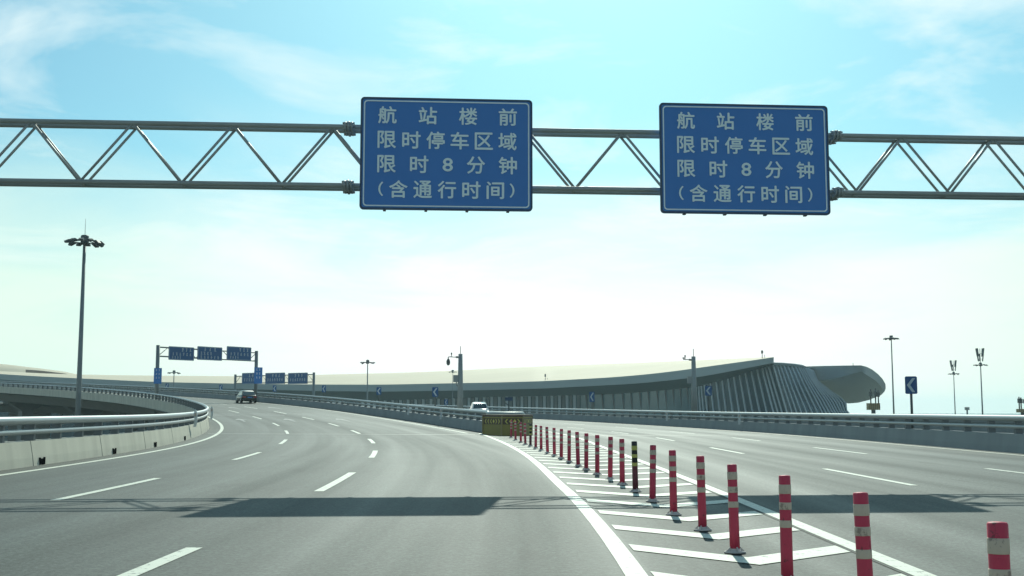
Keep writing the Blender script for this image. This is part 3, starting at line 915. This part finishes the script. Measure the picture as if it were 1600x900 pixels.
high_mast(272, 581, 280, 'short floodlight mast seen beneath the left sign gantry', 2.9, 8, 0.3)
high_mast(707.5, 580, 330, 'faint small floodlight mast beside the dome camera pole', 2.2, 8, 0, pole_r=.14)
high_mast(1392.5, 527, 225, 'slender floodlight mast right of the rounded canopy', 2.8, 10, 0)
high_mast(1490, 583, 330, 'floodlight mast with antennas on top, shorter one at right', 2.9, 8, 0, 1)
high_mast(1532, 569, 265, 'floodlight mast with antennas on top, taller one at right', 2.9, 8, 0, 1, .24)

# ------------------------------------------------------------------ camera poles
def camera_pole(px, ytop, Y, base_z, label, dome=True, box=True):
    p = P(px, ytop, Y); h = p.z - base_z
    t = thing('camera_pole', label, 'camera pole', (p.x, p.y, base_z), 0, 'grey camera poles')
    k = Y / F_PX
    MB().tube([(0, 0, 0), (0, 0, h)], 5.2 * k, 12, 3.2 * k).build('pole', M['cabinet'], t)
    MB().tube([(0, 0, h), (0, 0, h + 12 * k)], 0.5 * k, 6).build('rod', M['mast'], t)
    x = MB(); x.tube([(0, 0, h - 5 * k), (-7 * k, 0, h - 5 * k)], 1.6 * k, 8); x.tube([(-7 * k, 0, h - 5 * k), (-16 * k, 0, h - 4.5 * k)], .7 * k, 8); x.build('arm', M['mast'], t)
    if dome:
        x = MB(); M_ = Matrix.Translation((-19 * k, 0, h - 18 * k))
        x.lathe([(.3 * k, 0), (1.8 * k, .6 * k), (2.8 * k, 3 * k), (3.0 * k, 6 * k), (2.2 * k, 9 * k), (.8 * k, 10.5 * k), (.6 * k, 13.5 * k)], 14, M_)
        x.tube([(-19 * k, 0, h - 4.8 * k), (-15.5 * k, 0, h - 4.5 * k)], .7 * k, 6)
        x.build('dome_camera', M['dark'], t)
    x = MB(); xx = -14 * k if dome else -13 * k
    x.tube([(xx, 0, h - 4.5 * k), (xx, 0, h - 1 * k)], .5 * k, 6); x.box(xx - 1.0 * k, xx + .9 * k, -1.2 * k, 1.2 * k, h - 1 * k, h + 2 * k)
    if not dome: x.box(xx - 4 * k, xx - .8 * k, -1 * k, 1 * k, h - 3.5 * k, h - 1.5 * k)
    x.build('wind_vane' if dome else 'small_camera', M['dark'], t)
    if box:
        x = MB()
        if dome: x.box(-11 * k, -3.6 * k, -2 * k, 2 * k, h - 44 * k, h - 33 * k); x.tube([(-6 * k, 0, h - 44 * k), (-6 * k, 0, h - 48 * k), (-3.5 * k, 0, h - 50 * k)], .9 * k, 6)
        else: x.box(-10 * k, -2.6 * k, -2 * k, 2 * k, h - 42 * k, h - 31 * k)
        x.build('control_box', M['cabinet'], t)
    return t
camera_pole(719.5, 553, 88, 0.4, 'grey pole with hanging dome camera behind the median barrier')
camera_pole(1083.5, 557, 101, 0.3, 'grey pole with small camera arm beside the right barrier', dome=False)

# ------------------------------------------------------------------ far sign gantries
def marks(x, w, h, y, rows, seed, fill=.8):
    rd = random.Random(seed)
    for fy, fh, fx0, fx1, n in rows:
        cw = (fx1 - fx0) * w / n
        for k in range(n):
            cx = -w / 2 + fx0 * w + (k + .5) * cw; cz = h / 2 - fy * h
            s = min(cw * .36, fh * h / 2)
            for q in range(3):
                zz = cz - s + s * q + s * .0
                a = rd.uniform(.4, 1) * s; ox = rd.uniform(-.2, .2) * s
                x.quad((cx + ox - a, y, zz - s * .16), (cx + ox + a, y, zz - s * .16), (cx + ox + a, y, zz + s * .16), (cx + ox - a, y, zz + s * .16))
            a = s * .16; x.quad((cx - a, y - .001, cz - s), (cx + a, y - .001, cz - s), (cx + a, y - .001, cz + s), (cx - a, y - .001, cz + s))
def far_gantry(pxa, Ya, pxb, Yb, ytop, yc0, yc1, label, panels, z0a, z0b):
    a, b = P(pxa, ytop, Ya), P(pxb, ytop, Yb)
    d = Vector((b.x - a.x, b.y - a.y, 0)); L = d.length; ang = math.atan2(d.y, d.x)
    t = thing('sign_gantry', label, 'gantry', (a.x, a.y, 0), ang)
    zt = (a.z + b.z) / 2
    za, zb = P((pxa + pxb) / 2, yc0, (Ya + Yb) / 2).z, P((pxa + pxb) / 2, yc1, (Ya + Yb) / 2).z
    MB().tube([(0, 0, z0a), (0, 0, zt)], .2, 12).build('column', M['mast'], t)
    MB().tube([(L, 0, z0b), (L, 0, zt)], .2, 12).build('column', M['mast'], t)
    for z in (za, zb): MB().tube([(0, 0, z), (L, 0, z)], .075, 8).build('chord', M['mast'], t)
    n = int(L / 1.2)
    for k in range(n):
        x0, x1 = L * k / n, L * (k + 1) / n
        MB().tube([(x0, 0, za if k % 2 else zb), (x1, 0, zb if k % 2 else za)], .04, 6).build('brace', M['mast'], t)
    for i, (p0, p1, y0, y1, lab, rows) in enumerate(panels):
        f0, f1 = [L * (lambda k: (k * a.y - a.x) / (d.x / L - k * d.y / L))((p - 800) / F_PX) / L for p in (p0, p1)]
        f0, f1 = [((p - 800) / F_PX * .997 * a.y - a.x) / (d.x / L - (p - 800) / F_PX * .997 * d.y / L) for p in (p0, p1)]
        mid = Vector((a.x, a.y, 0)) + d / L * ((f0 + f1) / 2)
        z1, z2 = P((p0 + p1) / 2, y0, mid.y).z, P((p0 + p1) / 2, y1, mid.y).z
        off = Vector((d.y, -d.x, 0)) / L * .16
        w, h = f1 - f0, z1 - z2
        s = thing('overhead_sign', lab, 'road sign', (mid.x + off.x, mid.y + off.y, (z1 + z2) / 2), ang, 'blue signs on the far gantries')
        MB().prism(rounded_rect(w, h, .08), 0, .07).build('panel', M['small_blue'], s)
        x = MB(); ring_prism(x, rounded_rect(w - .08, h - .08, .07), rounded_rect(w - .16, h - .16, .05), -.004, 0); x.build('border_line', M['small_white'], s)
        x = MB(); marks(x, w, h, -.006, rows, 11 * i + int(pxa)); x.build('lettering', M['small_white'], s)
    return t
R1 = [(.22, .2, .46, .92, 3), (.55, .17, .1, .92, 6), (.8, .15, .1, .5, 4)]
R2 = [(.2, .2, .2, .8, 3), (.5, .18, .08, .6, 4), (.78, .18, .08, .9, 6)]
R3 = [(.25, .22, .3, .8, 3), (.62, .2, .08, .92, 7)]
far_gantry(247, 122, 401, 134, 544, 547, 560.5, 'slim grey gantry carrying three blue signs over the left road',
    [(261, 300.5, 542, 563, 'blue sign with a pale corner on the nearer far gantry, left of three', R1),
     (306, 344.5, 542, 563, 'blue sign in the middle of the nearer far gantry', R2),
     (352, 390, 542, 563, 'blue sign with a pale corner on the nearer far gantry, right of three', R1)], 0.5, 2.0)
far_gantry(368, 186, 490.5, 176, 583.5, 586.5, 598, 'low distant gantry with three blue signs behind the dark car',
    [(379, 410, 582.5, 600, 'blue sign on the distant low gantry, left of three', R3),
     (415.5, 446, 582.5, 600, 'blue sign on the distant low gantry, middle of three', R3),
     (451, 481.5, 582.5, 600, 'blue sign on the distant low gantry, right of three', R3)], -1.5, -1.5)
# pale corner plates and the upright side boards
def side_board(px0, px1, y0, y1, Y, lab, seed):
    a, b = P(px0, y0, Y), P(px1, y1, Y)
    w, h = b.x - a.x, a.z - b.z
    s = thing('side_sign', lab, 'road sign', ((a.x + b.x) / 2, Y, (a.z + b.z) / 2), R_(10), 'upright blue boards on the gantry posts')
    MB().box(-w / 2, w / 2, 0, .06, -h / 2, h / 2).build('panel', M['blue'], s)
    x = MB(); marks(x, w, h, -.004, [(.14, .1, .15, .85, 2), (.38, .1, .15, .85, 2), (.62, .1, .15, .85, 2)], seed); x.build('lettering', M['sign_white'], s)
side_board(241, 252, 575, 599.5, 121.5, 'upright blue board on the left post of the nearer far gantry', 1)
side_board(397.5, 409.5, 574, 599.5, 133.4, 'upright blue board on the right post of the nearer far gantry', 2)

# ------------------------------------------------------------------ the terminal
tb = thing('terminal_building', 'long low airport terminal with sand coloured roof, blue grey eaves and louvred end', 'building', (0, 0, 0))
EAVE = [(-60, 579, 590, 435), (0, 584.5, 593, 428), (60, 588, 596.5, 424), (120, 591, 599.5, 420), (250, 597, 604.5, 410), (400, 600, 608.5, 400), (500, 600.8, 611, 390), (600, 601, 612, 380), (700, 599, 610.5, 365),
        (780, 597.5, 609, 352), (850, 595.5, 607, 340), (950, 590, 602, 322), (1000, 586, 599, 312), (1050, 580.5, 594, 300), (1100, 573.5, 588, 288), (1150, 566.5, 578.5, 275), (1180, 562.5, 572.5, 268), (1209, 558, 567, 262)]
def interp(tab, x, col):
    for a, b in zip(tab, tab[1:]):
        if a[0] <= x <= b[0]:
            t = (x - a[0]) / (b[0] - a[0]); return a[col] + (b[col] - a[col]) * t
    return tab[-1][col] if x > tab[-1][0] else tab[0][col]
xs = [-60 + 1269 * k / 90 for k in range(91)]
sx = lambda tab, x, c: (interp(tab, x - 18, c) + 2 * interp(tab, x, c) + interp(tab, x + 18, c)) / 4 if -40 < x < 1188 else interp(tab, x, c)
RIDGE = [(-60, 582), (0, 583.3), (60, 586.3), (120, 588), (250, 588), (400, 588), (500, 585.5), (640, 582), (700, 579.5), (800, 574.5), (900, 570.5), (1000, 567), (1100, 562.5), (1150, 560.5), (1209, 557.5)]
et = [P(x, sx(EAVE, x, 1), sx(EAVE, x, 3)) for x in xs]
eb = [P(x, sx(EAVE, x, 2), sx(EAVE, x, 3) + 0.5) for x in xs]
def depth(x): return 75 if x < 900 else 75 - 60 * ((x - 900) / 309) ** 1.3
rg = [P(x, sx(RIDGE, x, 1), sx(EAVE, x, 3) + depth(x)) for x in xs]
bk = [P(x, sx(RIDGE, x, 1), sx(EAVE, x, 3) + depth(x)) + Vector((0, 70, -9)) for x in xs]
m1 = [a.lerp(b, .33) + Vector((0, 0, (b - a).length * (.012 if x < 850 else 0))) for x, a, b in zip(xs, et, rg)]
m2 = [a.lerp(b, .66) + Vector((0, 0, (b - a).length * (.012 if x < 850 else 0))) for x, a, b in zip(xs, et, rg)]
rows = [et, m1, m2, rg, bk]
# uv: u along the eave, v up the slope
uvr = []
for j, v in enumerate((0, 25, 50, 75, 145)):
    uvr.append([(x * .2, v) for x in xs])
roof = MB(); roof.grid(rows, True, uvr); roof.build('roof', M['roof'], tb)
MB().grid([et, eb], False).build('fascia', M['fascia'], tb)
WT = [(-60, 606, 450), (0, 608, 442), (120, 611, 434), (250, 615, 424), (400, 620, 414), (500, 624, 404), (600, 626.5, 394), (700, 623, 378), (780, 620.5, 364), (850, 619.5, 352), (950, 616, 334), (1000, 613, 323), (1050, 608.5, 310), (1086, 605, 300)]
xw = [-60 + 1146 * k / 80 for k in range(81)]
wt = [P(x, interp(WT, x, 1), interp(WT, x, 2)) for x in xw]
ebw = [P(x, sx(EAVE, x, 2), sx(EAVE, x, 3) + 0.52) for x in xw]
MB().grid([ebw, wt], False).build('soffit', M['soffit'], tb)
for i0, i1, gm in ((0, 66, 'glass'), (66, 80, 'pale_glass')):
    gl = MB(); gl.grid([[p + Vector((0, 0.3, 0.5)) for p in wt[i0:i1 + 1]], [Vector((p.x, p.y + .3, -9)) for p in wt[i0:i1 + 1]]], False)
    gl.build('glass_wall', M[gm], tb)
# columns and mullions in front of the glass
c0 = None
def upright(x, wpx, dark, lean=0.0):
    Y = interp(WT, x, 2); p = P(x, interp(WT, x, 1), Y)
    w = wpx * Y / F_PX / 2
    y = MB(); q = Vector((p.x + lean, p.y - .35, -9))
    y.quad((p.x - w, p.y - .5, p.z + .3), (p.x + w, p.y - .5, p.z + .3), (q.x + w, q.y - .15, q.z), (q.x - w, q.y - .15, q.z))
    b = len(y.v) - 4
    y.v += [v + Vector((0, .5, 0)) for v in y.v[b:b + 4]]
    for k in range(4): y.face((b + k, b + (k + 1) % 4, b + 4 + (k + 1) % 4, b + 4 + k))
    y.build('column' if not dark else 'mullion', M['fin'] if not dark else M['mullion'], tb)
x = 566
while x < 905:
    upright(x, 4.2, False); upright(x + 6, 4.5, True); x += 12 - (x - 566) * .001
for x in (915, 925, 940, 957, 972, 985, 999, 1012, 1026, 1039, 1051, 1062, 1073):
    upright(x, 2.2, True, 1.6)

# end facade: leaning surface with fins, ruled between its head and its foot
HEAD = [(1086, 605.5, 300), (1100, 602, 296), (1130, 594.5, 288), (1160, 584.5, 281), (1190, 575, 274), (1207, 570.5, 270), (1225, 571, 276), (1245, 572.5, 284), (1256, 574, 290), (1265, 577.5, 294), (1270, 579, 296)]
FOOT = [(1088, 642, 299), (1104, 642, 295), (1136, 642, 287), (1170, 642, 280), (1206, 642, 273), (1228, 642, 272), (1252, 642, 276), (1280, 642, 282), (1298, 642, 287), (1312, 642, 291), (1324, 642, 294)]
def along(tab, t):
    n = len(tab) - 1; i = min(int(t * n), n - 1); f = t * n - i
    a, b = tab[i], tab[i + 1]
    return P(a[0] + (b[0] - a[0]) * f, a[1] + (b[1] - a[1]) * f, a[2] + (b[2] - a[2]) * f)
N = 60
DEV = [(0, 0, 0), (.27, -6.6, 0), (.5, 0, 0), (.69, 9, 0), (.80, 9.5, 0), (1, 0, 0)]
def fpoint(t, q):
    a, b = along(HEAD, t), along(FOOT, t)
    p = a.lerp(b, min(q, 1))
    if q > 1: p = b + (b - a) * (q - 1)
    dv = interp(DEV, min(q, 1), 1) * t ** 9
    return p + Vector((dv * p.y / F_PX, 0, 0))
QS = (0, .14, .27, .4, .5, .6, .69, .75, .80, .9, 1, 1.25)
fc = MB(); fc.grid([[fpoint(k / N, q) for k in range(N + 1)] for q in (-.06,) + QS], True); fc.build('end_facade', M['glass'], tb)
NF = 33
for k in range(NF):
    t = (k + .5) / NF
    y = MB(); wd = .20 - .05 * t
    secs = []
    for q in QS:
        a, a2 = fpoint(t, q), fpoint(min(1, t + .008), q)
        side = (a2 - a).normalized()
        nrm = side.cross(fpoint(t, q + .05) - a).normalized()
        if nrm.y > 0: nrm = -nrm
        secs.append([a - side * wd, a + side * wd, a + side * wd + nrm * .28, a - side * wd + nrm * .28, a - side * wd])
    y.grid(secs, False)
    y.build('fin', M['fin'], tb)
# soffit under the sharp eave tip down to the facade head, and the roof rim above the facade
xt = [1086 + (1209 - 1086) * k / 24 for k in range(25)]
ebt = [P(x, sx(EAVE, x, 2), sx(EAVE, x, 3) + .52) for x in xt]
hdt = [along(HEAD, .5 * k / 24) + Vector((0, 0, .2)) for k in range(25)]
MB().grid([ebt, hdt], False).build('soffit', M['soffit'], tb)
rim = [(1209, 567.5, 268), (1225, 568.2, 275), (1245, 570, 283), (1257, 571.8, 289)]
rt = [P(*q) for q in rim]; rbm = [P(q[0], q[1] + 3.2, q[2]) for q in rim]
rbk = [p + Vector((10, 22, -.6)) for p in rt]
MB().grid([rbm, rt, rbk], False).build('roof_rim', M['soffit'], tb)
# rounded canopy at the far end
RT = [(1256, 572.6, 300), (1285, 571.8, 294), (1315, 571.2, 288), (1345, 570.8, 282), (1354, 573, 285), (1363, 577.5, 290), (1372, 584.5, 297), (1379, 592, 305), (1383.5, 600, 314), (1384, 607, 324), (1382, 612, 334), (1377, 617, 346)]
RB = [(1270, 597, 300), (1290, 594, 294), (1318, 588, 288), (1346, 580.5, 282.5), (1353, 585, 285.5), (1361, 590, 290.5), (1369, 595.5, 297.5), (1375, 601.5, 305.5), (1379, 608, 314.5), (1380, 612.5, 324.5), (1378.5, 615.5, 334.5), (1374.5, 618.5, 346.5)]
IN = [(1268, 583, 300), (1273, 590, 300), (1279, 596.5, 301), (1285, 603, 302), (1291, 609, 304), (1297, 614, 306), (1303, 618.5, 309), (1308, 622, 312), (1313, 625, 316), (1317, 627.5, 321), (1321, 629.5, 328), (1326, 630.5, 340)]
t_, b_, i_ = ([P(*q) for q in tab] for tab in (RT, RB, IN))
MB().grid([t_, b_], True).build('canopy_fascia', M['fascia'], tb)
s1 = [a.lerp(b, .35) + Vector((0, 0, -.45)) for a, b in zip(b_, i_)]; s2 = [a.lerp(b, .7) + Vector((0, 0, -.45)) for a, b in zip(b_, i_)]
MB().grid([b_, s1, s2, i_], True).build('canopy_soffit', M['canopy'], tb)
top_in = [Vector((p.x - 2, p.y + 6, t_[0].z - .3)) for p in i_]
MB().grid([t_, top_in], True).build('canopy_roof', M['fascia'], tb)
# raised roof hump with a brown clerestory at far left
HT = [(-70, 563, 530), (-20, 566.5, 530), (20, 570.5, 529), (40, 573, 528), (70, 576.5, 526), (100, 580.5, 523), (128, 586.5, 520)]
HB = [(-70, 588, 514), (-20, 588, 514), (20, 588.5, 512), (40, 589, 511), (70, 590, 510), (100, 591, 509), (128, 592, 508)]
ht, hb = [P(*q) for q in HT], [P(*q) for q in HB]
MB().grid([hb, [a.lerp(b, .5) + Vector((0, 0, .5)) for a, b in zip(hb, ht)], ht, [p + Vector((0, 60, -8)) for p in ht]], True).build('roof', M['roof'], tb)
cb = [(40, 577.5, 506), (60, 578.8, 506), (80, 581, 505), (100, 583.5, 505), (114, 586, 504)]
cbt = [P(*q) for q in cb]; cbb = [P(q[0], q[1] + (7.5 - (q[0] - 40) * .07), q[2]) for q in cb]
MB().grid([cbt, cbb], False).build('clerestory', M['rust'], tb)

# small masts on the roof
for px, y0, y1, Y, lab in ((852, 584, 597, 345, 'tiny dark vent mast on the edge of the terminal roof'), (1191, 547, 561, 275, 'small weather mast on the sharp tip of the roof'), (1333, 567, 572, 296, 'thin rod on the rounded canopy roof')):
    a, b = P(px, y0, Y), P(px, y1, Y)
    t = thing('roof_mast', lab, 'mast', (b.x, b.y, b.z))
    h = a.z - b.z
    MB().tube([(0, 0, 0), (0, 0, h)], .10, 8, .05).build('pole', M['dark'], t)
    if px != 1333:
        MB().box(-.22, .22, -.1, .1, h * .62, h * .95).build('instrument', M['dark'], t)
        MB().tube([(.6, 0, 0), (.6, 0, h * .5)], .06, 6).build('side_rod', M['dark'], t)

# ochre service platforms with rods, right of the terminal
def platform(px0, px1, y0, y1, Y, rods, lab):
    a, b = P(px0, y0, Y), P(px1, y1, Y)
    t = thing('lighting_platform', lab, 'platform', ((a.x + b.x) / 2, Y, -9), 0)
    w = (b.x - a.x) / 2; z1, z0 = a.z + 9, b.z + 9
    MB().box(-w, w, -w * .7, w * .7, z0, z1).build('box', M['ochre'], t)
    x = MB()
    for k in range(6): x.box(-w + k * w * .37, -w + k * w * .37 + .06, -w * .7 - .05, -w * .7 - .002, z0 + .05, z1 - .05)
    x.build('railing', M['brown'], t)
    MB().tube([(0, 0, 0), (0, 0, z0)], .35, 10).build('column', M['mast'], t)
    for rx, ry in rods:
        p = P(rx, ry, Y); xx = p.x - (a.x + b.x) / 2
        x = MB(); x.tube([(xx, 0, z1), (xx, 0, p.z + 9)], .11, 8); x.box(xx - .2, xx + .2, -.2, .2, (z1 + p.z + 9) / 2, (z1 + p.z + 9) / 2 + .7); x.build('rod', M['dark'], t)
platform(1355.5, 1373.5, 630, 640.5, 190, [(1360, 608), (1367.5, 607), (1372, 610)], 'ochre box platform with upright rods beneath the rounded canopy')
platform(1590, 1606, 639, 644.5, 190, [(1592, 620), (1595, 621), (1601, 622)], 'dark box platform with upright rods at the right edge')
# a small far mast
p = P(1511, 638, 400)
t = thing('roof_mast', 'tiny far instrument post between the two antenna masts', 'mast', (p.x, p.y, -9))
MB().tube([(0, 0, 0), (0, 0, p.z + 9)], .3, 8).build('pole', M['mast'], t)
MB().box(-.7, .7, -.4, .4, p.z + 8.4, p.z + 9.4).build('instrument', M['mast'], t)

# ------------------------------------------------------------------ haze
if HAZE:
    hz_ = bpy.data.materials.new('haze_air'); hz_.use_nodes = True
    nd = hz_.node_tree.nodes; lk = hz_.node_tree.links
    nd.clear()
    pv = nd.new('ShaderNodeVolumePrincipled'); pv.inputs['Color'].default_value = (0.68, 0.93, 1.0, 1)
    pv.inputs['Density'].default_value = HAZE; pv.inputs['Anisotropy'].default_value = 0.35
    ou = nd.new('ShaderNodeOutputMaterial'); lk.new(pv.outputs[0], ou.inputs['Volume'])
    MB().box(-4050, 4050, -1050, 4050, -10, 40).build('haze', hz_, kind='stuff')
